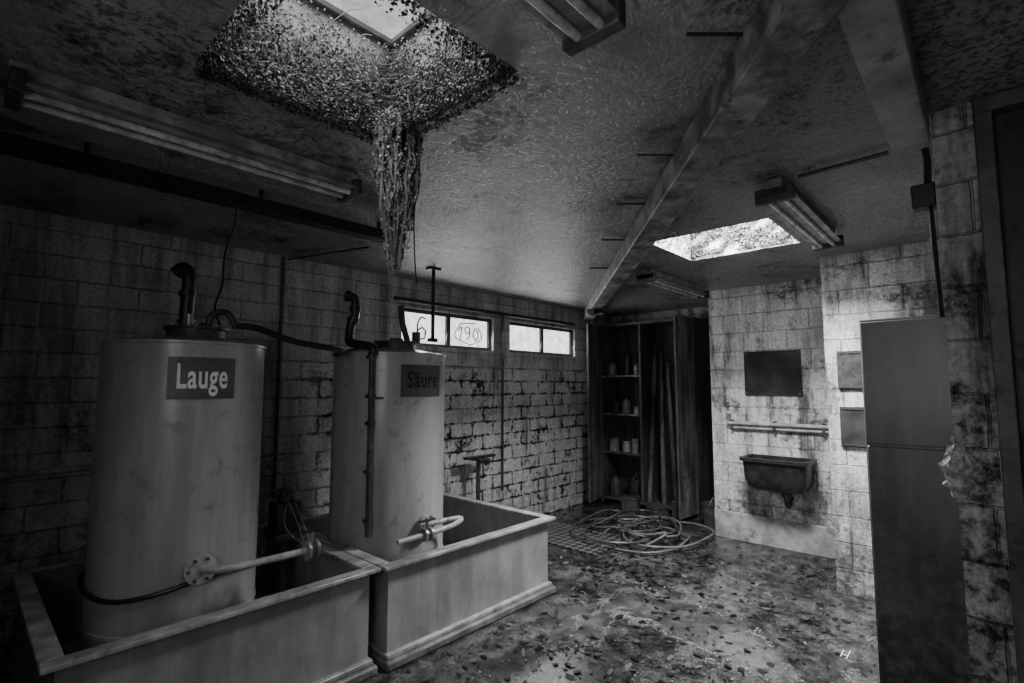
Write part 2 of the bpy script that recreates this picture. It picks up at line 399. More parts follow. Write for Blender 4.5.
for f in (1.38, 2.15, 2.75, 3.45, 4.3):
    r = .652 + (f - 1.265) * .0575
    MB().tube([FR(f, r - .16, CEIL - .012), FR(f, r + .005, CEIL - .012)], .006, 6, 0, 0).make('bracket', M['black'], be)
p = FR(5.9, .96, CEIL - .19)
MB().box(p - Vector((.08, .05, 0)), p + Vector((.08, .05, .06))).cyl(p + Vector((0, 0, .02)), p + Vector((0, -.14, .0)), .025).make('end_fitting', M['black'], be, bevel=.005)
MB().box((-.8, .10, CEIL - .10), (2.42, .22, CEIL - .001)).make('ceiling_joist', M['joist'], label='pale painted joist under ceiling ending at block pier', cat='beam', bevel=.006)

# ------------------------------------------------------------------ lights (fixtures)
def fixture(x0, y, label):
    L = 1.2; z1 = CEIL - .001
    e = empty('tube_light', (x0 + L / 2, y, z1), label, 'lamp', 'ceiling tube lights')
    MB().box((x0, y - .04, z1 - .05), (x0 + L, y + .04, z1)).add([(x0, y - .04, z1 - .045), (x0, y + .04, z1 - .045), (x0, y + .085, z1 - .085), (x0, y - .085, z1 - .085), (x0 + L, y - .04, z1 - .045), (x0 + L, y + .04, z1 - .045), (x0 + L, y + .085, z1 - .085), (x0 + L, y - .085, z1 - .085)],
             [(0, 1, 2, 3), (7, 6, 5, 4), (0, 4, 5, 1), (1, 5, 6, 2), (2, 6, 7, 3), (3, 7, 4, 0)]).make('housing', M['light'], e, bevel=.003)
    for s in (-1, 1):
        MB().cyl((x0 + .04, y + s * .035, z1 - .098), (x0 + L - .04, y + s * .035, z1 - .098), .013, 14).make('tube', M['tube'], e)
        xx = x0 if s < 0 else x0 + L - .04
        MB().box((xx, y - .088, z1 - .115), (xx + .04, y + .088, z1 - .04)).make('end_cap', M['iron'], e, bevel=.006)
    return e
f0 = fixture(.05, 2.2, 'dirty grey double fluorescent tube light on ceiling')
copy_thing(f0, (2.60, -1.49, 0), 'fluorescent tube light beside the rooflight over the sink')
copy_thing(f0, (3.95, -.08, 0), 'fluorescent tube light near the shelf cupboard')
copy_thing(f0, (-.16, -1.5, 0), 'fluorescent tube light near the large rooflight')

# ------------------------------------------------------------------ trays
def tray(x0, x1, y0, y1, label):
    e = empty('containment_tray', ((x0 + x1) / 2, (y0 + y1) / 2, 0), label, 'tray', 'containment trays')
    zr = .55; t = .02; zf = .13
    b = MB()
    b.box((x0, y0, .06), (x1, y1, zf)).box((x0, y0, zf), (x1, y0 + t, zr - .02)).box((x0, y1 - t, zf), (x1, y1, zr - .02))
    b.box((x0, y0 + t, zf), (x0 + t, y1 - t, zr - .02)).box((x1 - t, y0 + t, zf), (x1, y1 - t, zr - .02))
    b.make('basin', M['tray'], e)
    o = .045; b = MB(); w = .03; d = .022
    b.box((x0 - o, y0 - o, zr - d), (x1 + o, y0 + w, zr)).box((x0 - o, y1 - w, zr - d), (x1 + o, y1 + .02, zr))
    b.box((x0 - o, y0 + w, zr - d), (x0 + w, y1 - w, zr)).box((x1 - w, y0 + w, zr - d), (x1 + o, y1 - w, zr))
    b.make('rim', M['rim'], e, bevel=.005)
    MB().box((x0 - .015, y0 - .03, .05), (x1 + .015, y1, .075)).make('foot_flange', M['rim'], e, bevel=.005)
    MB().box((x0 - .03, y0 - .06, 0), (x1 + .03, y1, .049)).make('base', M['conc'], e, bevel=.012)
    return e
tray(.31, 1.61, 2.55, 3.90, 'grey plastic spill tray holding the larger lettered tank')
tray(1.71, 3.13, 2.52, 3.85, 'grey plastic spill tray holding the second tank')

# ------------------------------------------------------------------ tanks
def bent_text(txt, C, r, phi0, phi1, zc, size, mat, name='lettering', bold=.0):
    cu = bpy.data.curves.new('t', 'FONT'); cu.body = txt; cu.size = 1; cu.offset = bold; cu.align_x = 'CENTER'; cu.extrude = 0.0; cu.resolution_u = 5; cu.space_character = 1.08
    ob = bpy.data.objects.new('t', cu); COL.objects.link(ob)
    dg = bpy.context.evaluated_depsgraph_get(); me = bpy.data.meshes.new_from_object(ob.evaluated_get(dg))
    bpy.data.objects.remove(ob)
    vx = [v.co.x for v in me.vertices]
    wx = max(vx) - min(vx); mx = (max(vx) + min(vx)) / 2; my = .28
    sx = (phi1 - phi0) * r / wx; b = MB(); vs = []
    for v in me.vertices:
        ph = (phi0 + phi1) / 2 + (v.co.x - mx) * sx / r
        vs.append((C[0] + r * math.cos(ph), C[1] + r * math.sin(ph), zc + (v.co.y - my) * size))
    b.add(vs, [tuple(p.vertices) for p in me.polygons])
    return b.make(name, mat, smooth=False)

def tank(C, r, label, sign_txt, a0, a1, zs0, zs1, msign, mtext, tsize):
    ztop = 1.765; zb = .131
    e = empty('chemical_tank', (C[0], C[1], zb), label, 'tank')
    prof = [(r - .02, 0), (r, .03), (r, .28), (r + .004, .285), (r + .004, .30), (r, .305), (r, ztop - zb - .015), (r + .008, ztop - zb - .012), (r + .008, ztop - zb), (r - .01, ztop - zb + .004), (r * .6, ztop - zb + .03), (r * .3, ztop - zb + .045), (0, ztop - zb + .045)]
    MB().lathe(prof, (C[0], C[1], zb), seg=72).make('body', M['tank'], e)
    lid = MB().lathe([(.15, 0), (.15, .02), (.135, .022), (.135, .06), (.155, .062), (.155, .075), (.05, .085), (.05, .10), (0, .10)], (C[0] + .03, C[1] - .02, ztop + .02), seg=28).make('lid', M['iron'], e)
    for k in range(10):
        t = k * .628
        bo = MB().cyl((C[0] + .03 + .145 * math.cos(t), C[1] - .02 + .145 * math.sin(t), ztop + .08), (C[0] + .03 + .145 * math.cos(t), C[1] - .02 + .145 * math.sin(t), ztop + .105), .009, 6).make('bolt', M['steel'])
        tag(bo, lid)
    pc = math.atan2(-C[1], -C[0])
    p0 = pc + math.radians(a0); p1 = pc + math.radians(a1); vs = []; fs = []; n = 16
    for k in range(n + 1):
        ph = p0 + (p1 - p0) * k / n
        for rr in (r + .001, r + .006):
            for z in (zs0, zs1): vs.append((C[0] + rr * math.cos(ph), C[1] + rr * math.sin(ph), z))
    for k in range(n):
        q = 4 * k; fs += [(q + 2, q + 6, q + 7, q + 3), (q, q + 1, q + 5, q + 4), (q + 1, q + 3, q + 7, q + 5), (q, q + 4, q + 6, q + 2)]
    fs += [(0, 2, 3, 1), (4 * n, 4 * n + 1, 4 * n + 3, 4 * n + 2)]
    pl = MB().add(vs, fs).make('sign_plate', msign, e, smooth=False)
    m = math.radians(6)
    tx = bent_text(sign_txt, C, r + .0075, p0 + m, p1 - m, (zs0 + zs1) / 2, tsize, mtext, bold=.02)
    tag(tx, pl)
    return e, pc
C1 = (.838, 3.14); R1 = .37; C2 = (2.10, 3.12); R2 = .385
t1, pc1 = tank(C1, R1, 'tall grey plastic tank marked Lauge standing in a spill tray', 'Lauge', -12, 33, 1.485, 1.685, M['sign'], M['white'], .165)
t2, pc2 = tank(C2, R2, 'tall grey plastic tank marked Säure standing in a spill tray', 'Säure', 10, 58, 1.475, 1.685, M['sign2'], M['blk'], .15)
def P(C, s, dp, z):
    return (C[0] + Rh.x * s + Fh.x * dp, C[1] + Rh.y * s + Fh.y * dp, z)
MB().tube([P(C1, -.02, 0, 1.80), P(C1, -.02, 0, 1.95), P(C1, -.015, 0, 2.08), P(C1, -.02, 0, 2.15), P(C1, -.05, 0, 2.185), P(C1, -.09, 0, 2.16)], .035, 14).tube([P(C1, -.02, 0, 1.85), P(C1, -.02, 0, 1.90)], .045, 14, 0, 0).lathe([(.042, 0), (.042, .03)], P(C1, -.02, 0, 2.03), seg=14).make('vent_pipe', M['black'], t1)
MB().tube([P(C1, .10, 0, 1.86), P(C1, .12, 0, 1.93), P(C1, .2, 0, 1.94), P(C1, .25, 0, 1.86)], .018, 10).make('elbow_fitting', M['iron'], t1)
MB().cyl(P(C1, .06, -.1, 1.84), P(C1, .06, -.1, 1.92), .02).make('stud_fitting', M['steel'], t1)
ph = pc2 - math.radians(16)
sx, sy = C2[0] + (R2 + .03) * math.cos(ph), C2[1] + (R2 + .03) * math.sin(ph)
gp = [(sx, sy, 1.74), (sx, sy, 1.79), P(C2, -.17, -.36, 1.825), P(C2, -.19, -.34, 1.87), P(C2, -.185, -.33, 1.94), P(C2, -.16, -.33, 2.01), P(C2, -.16, -.33, 2.09), P(C2, -.18, -.33, 2.13), P(C2, -.225, -.33, 2.14)]
b = MB().tube(gp, .028, 14)
for (a, c) in ((4, 5), (5, 6), (7, 8)):
    A = Vector(gp[a]); B = Vector(gp[c]); d_ = (B - A).normalized(); mid_ = (A + B) / 2
    b.cyl(mid_ - d_ * .018, mid_ + d_ * .018, .037)
b.make('vent_pipe', M['black'], t2)
MB().tube([P(C2, .12, 0, 1.86), P(C2, .08, 0, 2.0), P(C2, .07, 0, 2.12)], .022, 10, 0, 0).make('elbow_fitting', M['iron'], t2)
MB().cyl(P(C2, .18, 0, 1.85), P(C2, .18, 0, 1.93), .03).make('stud_fitting', M['iron'], t2)
b = MB().cyl((sx, sy, .62), (sx, sy, 1.76), .018, 12)
for z in (.7, 1.0, 1.3, 1.47, 1.72): b.lathe([(.024, 0), (.024, .03)], (sx, sy, z), seg=12).box((sx - .012, sy - .005, z), (sx + .012, sy + .05, z + .02))
b.box((sx - .03, sy - .03, 1.462), (sx + .12, sy - .015, 1.477))
b.make('sight_tube', M['iron'], t2)
def outlet(C, r, ang, z, pts, parent, pc, fr=.068):
    ph = pc + math.radians(ang); dx, dy = math.cos(ph), math.sin(ph)
    p0 = Vector((C[0] + (r - .01) * dx, C[1] + (r - .01) * dy, z)); ax = Vector((dx, dy, 0))
    fl = MB().cyl(p0, p0 + ax * .06, .03, 16).lathe([(fr, 0), (fr, .014)], p0 + ax * .03, ax, 28).lathe([(fr, 0), (fr, .014)], p0 + ax * .048, ax, 28).make('flange', M['pipe'], parent, bevel=.002)
    for k in range(6):
        t = k * math.pi / 3; q = ax.to_track_quat('Z', 'Y'); o = q @ Vector((fr * .75 * math.cos(t), fr * .75 * math.sin(t), 0))
        tag(MB().cyl(p0 + ax * .02 + o, p0 + ax * .074 + o, .007, 6).make('bolt', M['iron']), fl)
    MB().tube([p0 + ax * .05] + [Vector(q) for q in pts], .017, 12, 0, 5).make('outlet_pipe', M['pipe'], parent)
outlet(C1, R1, 13, .70, [(.87, 2.665, .70), (.95, 2.64, .70), (1.12, 2.63, .70), (1.33, 2.63, .70)], t1, pc1)
def valve(x, y, z, parent, r=.05):
    v = MB().lathe([(r, 0), (r, .015), (r * .6, .02), (r * .6, .04), (r, .045), (r, .06)], (x, y, z), (1, 0, 0), 20).cyl((x + .03, y, z), (x + .03, y, z + r + .04), .011).make('valve', M['steel'], parent)
    tag(MB().box((x - .03, y - .01, z + r + .04), (x + .09, y + .01, z + r + .05)).make('handle', M['black']), v)
valve(1.28, 2.63, .70, t1)
outlet(C2, R2, 36, .66, [(2.36, 2.66, .66), (2.28, 2.61, .645), (2.1, 2.61, .63), (1.84, 2.62, .62)], t2, pc2, .06)
valve(2.02, 2.612, .627, t2, .04)
pts = []
for k in range(20):
    a = pc1 - 1.9 + k * .19; pts.append((C1[0] + (R1 + .013) * math.cos(a), C1[1] + (R1 + .013) * math.sin(a), .62 + .03 * math.cos(k * .5)))
MB().tube(pts, .011, 8, 0, 3).make('band_hose', M['black'], t1)
MB().tube([P(C1, .26, 0, 1.87), P(C1, .35, .03, 1.86), P(C1, .5, .15, 1.80), P(C1, .7, .35, 1.76), P(C2, -.38, -.05, 1.765), P(C2, -.25, -.02, 1.80), P(C2, -.16, -.02, 1.83)], .018, 10).make('connecting_hose', M['black'], label='black rubber hose slung between the two tank lids', cat='hose')
MB().tube([(C1[0] + .13, C1[1] - .06, 1.88), (.92, 3.02, 1.97), (.925, 2.94, 2.08), (.90, 2.84, 2.22), (.91, 2.76, 2.34), (.90, 2.70, 2.42), (.90, 2.69, 2.44)], .006, 8).make('power_cable', M['black'], label='thin black cable hanging from cable channel to tank lid', cat='cable')
b = MB().box((-.9, 2.665, CEIL - .115), (1.80, 2.73, CEIL - .055)).box((-.9, 2.655, CEIL - .122), (1.80, 2.74, CEIL - .114), 1)
for x in (-.4, .3, 1.0, 1.7): b.box((x, 2.69, CEIL - .056), (x + .02, 2.705, CEIL - .001))
b.make('cable_channel', [M['channel'], M['channel']], label='long dark cable channel hung under the ceiling', cat='cable channel', bevel=.003)

b = MB().cyl((2.74, 3.45, 1.92), (2.74, 3.45, CEIL - .001), .016, 10).box((2.68, 3.42, CEIL - .02), (2.80, 3.48, CEIL - .001)).box((2.70, 3.43, 1.92), (2.78, 3.47, 1.95))
b.make('hanger_rod', M['black'], label='black iron rod hanging from ceiling above tank', cat='rod')
def wallpipe(pts, r, mat, label, name='wall_pipe', sm=0): return MB().tube(pts, r, 8, 0, sm).make(name, mat, label=label, cat='pipe')
wallpipe([(1.68, 3.985, .7), (1.68, 3.985, CEIL - .01)], .013, M['iron'], 'thin vertical conduit on painted block wall')
wallpipe([(1.72, 3.98, CEIL - .02), (1.95, 3.2, CEIL - .02)], .008, M['iron'], 'thin conduit across ceiling from wall')
wallpipe([(-1.1, 3.97, 1.06), (1.6, 3.97, 1.06)], .018, M['pipe'], 'horizontal grey pipe along block wall')
wallpipe([(2.7, 3.96, 2.35), (5.5, 3.96, 2.35)], .02, M['black'], 'black pipe running above the windows')
wallpipe([(4.16, 3.98, .4), (4.16, 3.98, 2.33)], .012, M['iron'], 'thin vertical conduit between the windows')
wallpipe([(2.66, .60, CEIL - .02), (2.64, .25, CEIL - .02)], .010, M['black'], 'short ceiling conduit feeding a tube light')
wallpipe([(-.15, 3.9, 1.9), (-.02, 3.88, 1.95), (.02, 3.9, 1.5), (.0, 3.95, 1.2), (-.1, 3.95, 1.1)], .02, M['black'], 'black bent hose hanging on block wall', 'wall_hose', 6)

# pump and cables between tanks
e = empty('dosing_pump', (1.47, 3.35, .131), 'small dark dosing pump with cables between the tanks', 'pump')
MB().cyl((1.47, 3.3, .131), (1.47, 3.3, .62), .03).box((1.38, 3.22, .60), (1.55, 3.4, .64)).make('stand', M['iron'], e)
MB().box((1.39, 3.24, .64), (1.54, 3.38, .82)).cyl((1.46, 3.3, .82), (1.46, 3.3, .9), .05, 16).make('housing', M['black'], e, bevel=.01)
for k in range(5):
    a = random.uniform(-.10, .10); c = random.uniform(-.08, .08)
    MB().tube([(1.42 + k * .015, 3.28, .84), (1.36 + a, 3.25 + c, 1.0), (1.42 - a, 3.4, 1.10 + c), (1.36 + a, 3.6, 1.15 + a), (1.40 + c, 3.8, 1.1)] if k % 2 else [(1.44, 3.28, .84), (1.46 + c, 3.2, .90), (1.42 + a, 3.0 + c, .75), (1.45 + c, 2.85, .60)], .005, 6).make('cable', M['iron'], e)
e = empty('wall_valve', (3.62, 3.8, 0), 'dark iron valve with cross handle near block wall', 'valve')
MB().cyl((3.62, 3.8, 0), (3.62, 3.8, .82), .022).box((3.55, 3.73, 0), (3.69, 3.87, .03)).make('stem', M['iron'], e)
MB().box((3.44, 3.77, .82), (3.84, 3.83, .845)).box((3.55, 3.70, .80), (3.69, 3.90, .82)).make('handle', M['black'], e, bevel=.004)

# ------------------------------------------------------------------ ivy
def leaf(b, p, nrm, size, mi=0):
    nrm = Vector(nrm).normalized(); a = nrm.orthogonal().normalized(); a.rotate(Matrix.Rotation(random.uniform(0, 6.28), 3, nrm)); c = nrm.cross(a); p = Vector(p)
    pts = [(0, -.5), (.42, -.2), (.5, .15), (.15, .2), (0, .6), (-.15, .2), (-.5, .15), (-.42, -.2)]
    b.add([p + a * x * size + c * y * size + nrm * (.12 * size if abs(x) > .3 else 0) for x, y in pts], [(0, 1, 2, 3, 4, 5, 6, 7)], mi)
def blob(b, p, nrm, size):
    nrm = Vector(nrm).normalized(); a = nrm.orthogonal().normalized(); a.rotate(Matrix.Rotation(random.uniform(0, 6.28), 3, nrm)); c = nrm.cross(a); p = Vector(p)
    n = random.choice((6, 7, 8)); el = random.uniform(.25, .8)
    b.add([p + a * math.cos(6.283 * k / n) * size * random.uniform(.5, 1) + c * el * math.sin(6.283 * k / n) * size * random.uniform(.5, 1) for k in range(n)], [tuple(range(n))])
def rn(): return Vector((random.uniform(-1, 1), random.uniform(-1, 1), random.uniform(-1, 1)))
b = MB()
x0, x1, y0, y1 = HA
for k in range(26000):
    u = random.random(); side = random.choice('xxxyyyzw'); z = CEIL - .02 + abs(random.gauss(0, .18))
    if z > CEIL + .37: z = CEIL + random.random() * .2
    off = random.uniform(.008, .07)
    if side == 'x': p = (x1 - off, y0 + u * (y1 - y0), z); n = (-1, 0, 0)
    elif side == 'y': p = (x0 + u * (x1 - x0), y1 - off, z); n = (0, -1, 0)
    elif side == 'z': p = (x0 + off, y0 + u * (y1 - y0), z); n = (1, 0, 0)
    else: p = (x0 + u * (x1 - x0), y0 + off, z); n = (0, 1, 0)
    leaf(b, p, Vector(n) + rn() * .9, random.uniform(.005, .014))
for k in range(1300):
    t = random.random(); o = abs(random.gauss(0, .014))
    if random.random() < .5: p = (x1 + o, y0 + t * (y1 - y0), CEIL - .008 - random.random() * .02)
    else: p = (x0 + t * (x1 - x0), y1 + o, CEIL - .008 - random.random() * .02)
    leaf(b, p, Vector((0, 0, -1)) + rn() * .5, random.uniform(.007, .013))
for k in range(260):
    u = random.random(); w = random.random() < .5
    p = (x1 - .05, y0 + u * (y1 - y0), CEIL + random.uniform(.05, .34)) if w else (x0 + u * (x1 - x0), y1 - .05, CEIL + random.uniform(.05, .34))
    pts = [Vector(p)]; d = Vector((0, random.uniform(-1, 1), -.5)) if w else Vector((random.uniform(-1, 1), 0, -.5))
    for j in range(7):
        d = (d + rn() * .6).normalized(); q = pts[-1] + d * .035
        q.x = min(max(q.x, x0 + .02), x1 - .01); q.y = min(max(q.y, y0 + .02), y1 - .01); q.z = min(max(q.z, CEIL - .02), CEIL + .38); pts.append(q)
    b.tube(pts, .0016, 4, 1, 2)
iv = b.make('ivy', [M['ivy'], M['twig']], label='dense ivy creeping down the walls of the rooflight', cat='ivy', kind='stuff', smooth=False)
b = MB(); s = MB(); cx, cy = 1.15, 1.69
for k in range(135):
    a = random.uniform(0, 6.28); r = .09 * math.sqrt(random.random()); L = random.choice([.25, .36, .42, .48, .54, .6]) * random.uniform(.9, 1.08)
    p0 = Vector((cx + r * math.cos(a), cy + r * math.sin(a), CEIL + .06)); pts = [p0]
    for j in range(1, 8):
        q = p0 + Vector((random.uniform(-.014, .014), random.uniform(-.014, .014), -j * L / 7)); sh = (j / 7 * L / .56) ** 1.8 * .62; q.x += (cx - q.x) * sh; q.y += (cy - q.y) * sh; pts.append(q)
    s.tube(pts, random.choice((.0016, .002, .003, .0045)), 5, 0, 3)
    for j in range(44):
        t = (random.random() ** 1.3) * 6.99; i = int(t); p = pts[i].lerp(pts[i + 1], t - i) + rn() * .010
        leaf(b, p, rn() + Vector((-1, -1, 0)), random.uniform(.006, .014))
e = empty('hanging_ivy', (cx, cy, 2.0), 'bunch of ivy strands hanging from the rooflight corner', 'ivy')
o = b.make('leaves', M['ivy2'], e, smooth=False); o['kind'] = 'stuff'
o = s.make('strands', M['stem'], e); o['kind'] = 'stuff'
MB().tube([(1.28, 1.72, CEIL - .0), (1.29, 1.73, 2.4), (1.26, 1.72, 2.28), (1.28, 1.74, 2.1), (1.30, 1.75, 1.98)], .003, 5).make('ivy_tendril', M['black'], label='thin bare tendril dangling from the ceiling', cat='vine')
b = MB()
x0, x1, y0, y1 = HB
for k in range(9000):
    u = random.random(); z = CEIL + .02 + random.random() * .38; off = random.uniform(.005, .03)
    if (math.sin(u * 23 + z * 40) + math.sin(u * 9 - z * 22) + random.uniform(-1, 1)) < -.5: continue
    if random.random() < .65: p = (x1 - off, y0 + u * (y1 - y0), z); n = (-1, 0, 0)
    else: p = (x0 + u * (x1 - x0), random.choice([y1 - off, y0 + off]), z); n = (0, -1, 0)
    leaf(b, p, Vector(n) + rn() * .7, random.uniform(.010, .022))
b.make('ivy', M['ivy3'], label='ivy and moss lining the rooflight over the sink', cat='ivy', kind='stuff', smooth=False)

# ------------------------------------------------------------------ cupboard
e = empty('shelf_cupboard', (6.25, 3.2, 0), 'tall dark wooden cupboard with open doors beside block wall', 'cupboard')
cx0, cx1, cy0, cy1, cz = 6.0, 6.48, 2.56, 3.90, 2.38
b = MB(); t = .03
b.box((cx0, cy0, 0), (cx1, cy0 + t, cz)).box((cx0, cy1 - t, 0), (cx1, cy1, cz)).box((cx1 - .015, cy0 + t, .06), (cx1, cy1 - t, cz - t)).box((cx0, cy0 + t, cz - t), (cx1, cy1 - t, cz)).box((cx0, cy0 + t, .04), (cx1, cy1 - t, .07))
b.box((cx0, 3.27, .07), (cx1 - .015, 3.30, cz - t)); b.make('carcass', M['wood'], e, bevel=.003)
for z in (.64, 1.15, 1.66): MB().box((cx0 + .02, 3.30, z), (cx1 - .015, cy1 - t, z + .025)).make('shelf', M['wood2'], e, bevel=.002)
R = Matrix.Rotation(math.radians(14), 3, 'Z')
MB().box((5.55, cy1 - .01, .06), (5.995, cy1 + .015, cz - .02), rot=(Vector((6, cy1, 0)), R)).box((5.57, cy1 - .02, .1), (5.62, cy1 - .01, cz - .05), rot=(Vector((6, cy1, 0)), R)).make('door', M['wood2'], e, bevel=.003)
R = Matrix.Rotation(math.radians(-4), 3, 'Z')
d2 = MB().box((5.56, cy0 - .01, .06), (5.995, cy0 + .015, cz - .02), rot=(Vector((6, cy0, 0)), R)).box((5.58, cy0 + .015, .3), (5.97, cy0 + .03, .36), rot=(Vector((6, cy0, 0)), R)).box((5.58, cy0 + .015, 2.0), (5.97, cy0 + .03, 2.06), rot=(Vector((6, cy0, 0)), R)).make('door', M['wood2'], e, bevel=.003)
def bottle(x, y, z, r, h, mat, label, name='bottle'):
    e = empty(name, (x, y, z), label, 'bottle', 'containers in the cupboard')
    MB().lathe([(r * .9, 0), (r, .01), (r, h * .62), (r * .8, h * .74), (r * .35, h * .84), (r * .35, h * .92), (0, h * .92)], (x, y, z), seg=20).make('body', mat, e)
    MB().lathe([(r * .42, h * .89), (r * .42, h), (0, h)], (x, y, z), seg=16).make('cap', M['black'], e)
def tin(x, y, z, r, h, mat, label):
    MB().lathe([(r, 0), (r, .006), (r * .97, .01), (r * .97, h - .01), (r, h - .006), (r, h), (r * .9, h), (r * .88, h - .006), (0, h - .006)], (x, y, z), seg=22).make('tin_can', mat, label=label, cat='can', group='tins in the cupboard')
for (x, y, z, r, h, m) in ((6.14, 3.78, 1.686, .06, .20, 'bottle'), (6.24, 3.6, 1.686, .045, .34, 'iron'), (6.12, 3.40, 1.686, .035, .16, 'bottle'), (6.2, 3.76, 1.176, .045, .2, 'iron'), (6.2, 3.60, 1.176, .06, .22, 'bottle'), (6.14, 3.76, .071, .08, .3, 'iron')):
    bottle(x, y, z, r, h, M[m], 'pale plastic bottle on cupboard shelf' if m == 'bottle' else 'dark bottle on cupboard shelf')
for (x, y, z, r, h, m) in ((6.12, 3.40, 1.176, .05, .10, 'steel'), (6.12, 3.76, .666, .07, .17, 'bottle'), (6.18, 3.60, .666, .055, .13, 'pipe'), (6.12, 3.44, .666, .045, .18, 'bottle')):
    tin(x, y, z, r, h, M[m], 'small pale tin can on cupboard shelf')
for i, (y, yy, h) in enumerate(((3.20, 3.24, 2.1), (3.0, 3.17, 2.0), (2.84, 3.08, 1.85), (2.72, 2.95, 1.6))):
    MB().add([(6.06, y, .072), (6.085, y, .072), (6.085, y + .05, .072), (6.06, y + .05, .072), (6.36, yy - .02, h), (6.385, yy - .02, h), (6.385, yy + .025, h), (6.36, yy + .025, h)],
             [(0, 3, 2, 1), (4, 5, 6, 7), (0, 1, 5, 4), (1, 2, 6, 5), (2, 3, 7, 6), (3, 0, 4, 7)]).make('wooden_batten', M['wood2'], label='thin wooden batten leaning inside the cupboard', cat='batten', group='battens in cupboard', bevel=.002)
def bucket(x, y, z, r, h, mat, label):
    e = empty('bucket', (x, y, z), label, 'bucket')
    MB().lathe([(r * .8, 0), (r, h), (r * 1.05, h), (r * 1.05, h - .015), (r * .97, h - .015), (r * .78, .02), (0, .02)], (x, y, z), seg=28).make('body', mat, e)
    MB().tube([(x - r, y, z + h - .02), (x - r * .7, y - .04, z + h + r * .6), (x, y - .06, z + h + r * .85), (x + r * .7, y - .04, z + h + r * .6), (x + r, y, z + h - .02)], .004, 6).make('handle', M['steel'], e)
bucket(5.76, 2.30, .001, .12, .25, M['iron'], 'dark bucket standing beside the cupboard')
bucket(6.26, 3.50, .071, .12, .24, M['iron'], 'dark bucket at the bottom of the cupboard')
MB().lathe([(.11, 0), (.115, .02), (.115, .3), (.05, .36), (.05, .39), (0, .39)], (6.1, 2.3, 0), seg=24).make('canister', M['board'], label='dark canister in the corner beside cupboard', cat='canister')
for (x, y, sx_, sy_, h, ang) in ((5.82, 3.35, .10, .2, .16, 20), (5.8, 2.98, .1, .16, .10, -30), (5.84, 2.74, .07, .1, .20, 10)):
    MB().box((x - sx_, y - sy_ / 2, .001), (x + sx_, y + sy_ / 2, h), rot=(Vector((x, y, 0)), Matrix.Rotation(math.radians(ang), 3, 'Z'))).box((x - sx_ - .004, y - sy_ / 2 - .004, h - .02), (x + sx_ + .004, y + sy_ / 2 + .004, h + .004), rot=(Vector((x, y, 0)), Matrix.Rotation(math.radians(ang), 3, 'Z'))).make('crate', M['iron'], label='small dark box lying before the cupboard', cat='box', bevel=.006)

# hose pile
for i, (cx, cy, rr, n, m, lab) in enumerate(((5.0, 2.5, .52, 3.6, 'hose', 'pale coiled garden hose lying on wet floor'), (4.85, 2.95, .46, 3.0, 'hose2', 'grey hose coiled loosely on wet floor'), (5.1, 2.75, .36, 3.0, 'hose2', 'dark hose coil lying before cupboard'))):
    pts = []; N = int(n * 12); dx = dy = 0
    for k in range(N + 1):
        a = k * 2 * math.pi / 12 + i; r = rr * (1 + .20 * math.sin(k * .37 + i) + random.uniform(-.08, .08)) - .004 * k
        if k % 12 == 0: tx, ty = random.uniform(-.16, .08), random.uniform(-.14, .14)
        dx += (tx - dx) * .25; dy += (ty - dy) * .25
        pts.append((cx + dx + r * math.cos(a), cy + dy + r * .8 * math.sin(a), .014 + .022 * i + .0022 * k + .012 * math.sin(k * .9)))
    pts.append((pts[-1][0] - .3, pts[-1][1] + .1, .03 + .02 * i))
    MB().tube(pts, .0105, 8, 0, 4).make('coiled_hose', M[m], label=lab, cat='hose')
MB().box((4.05, 2.72, .001), (4.70, 3.92, .012)).make('floor_grate', M['grate'], label='patterned steel floor plate on wet floor', cat='grate')

# ------------------------------------------------------------------ sink wall things
e = empty('wall_sink_basin', (5.3, 1.5, .55), 'dark stained cast sink mounted on painted block wall', 'sink')
ya, yb = 1.2, 1.77; xf, xw = 5.10, 5.449; zt, zb = .87, .56
def ringp(x0, x1, y0, y1, z, rc=.07, n=5):
    out = []
    for (cx, cy, a0) in ((x0 + rc, y0 + rc, 180), (x1 - .01, y0 + .01, 270), (x1 - .01, y1 - .01, 0), (x0 + rc, y1 - rc, 90)):
        r = rc if cx < x1 - .02 else .01
        for k in range(n + 1):
            a = math.radians(a0 + 90 * k / n); out.append((cx + r * math.cos(a), cy + r * math.sin(a), z))
    return out
rings = [ringp(xf + .13, xw, ya + .12, yb - .12, zb), ringp(xf + .08, xw, ya + .075, yb - .075, zb + .012), ringp(xf + .045, xw, ya + .04, yb - .04, zb + .045), ringp(xf + .025, xw, ya + .02, yb - .02, zb + .11), ringp(xf + .01, xw, ya + .01, yb - .01, zt - .035), ringp(xf - .012, xw, ya - .012, yb + .012, zt - .03), ringp(xf - .012, xw, ya - .012, yb + .012, zt),
         ringp(xf + .02, xw - .03, ya + .02, yb - .02, zt), ringp(xf + .06, xw - .04, ya + .06, yb - .06, zb + .10), ringp(xf + .14, xw - .06, ya + .14, yb - .14, zb + .03)]
n = len(rings[0]); b = MB(); fs = []
for i in range(len(rings) - 1):
    for k in range(n): k2 = (k + 1) % n; fs.append((i * n + k, i * n + k2, (i + 1) * n + k2, (i + 1) * n + k))
fs.append(tuple(reversed(range(n)))); fs.append(tuple((len(rings) - 1) * n + k for k in range(n)))
b.add([p for r in rings for p in r], fs).make('bowl', M['sink'], e)
MB().cyl((5.3, 1.42, .50), (5.3, 1.42, .57), .028).tube([(5.3, 1.42, .52), (5.3, 1.42, .46), (5.33, 1.42, .43), (5.38, 1.42, .43), (5.40, 1.42, .47), (5.447, 1.42, .48)], .022, 12).lathe([(.045, 0), (.045, .03)], (5.3, 1.42, .52), seg=16).make('drain_trap', M['iron'], e)
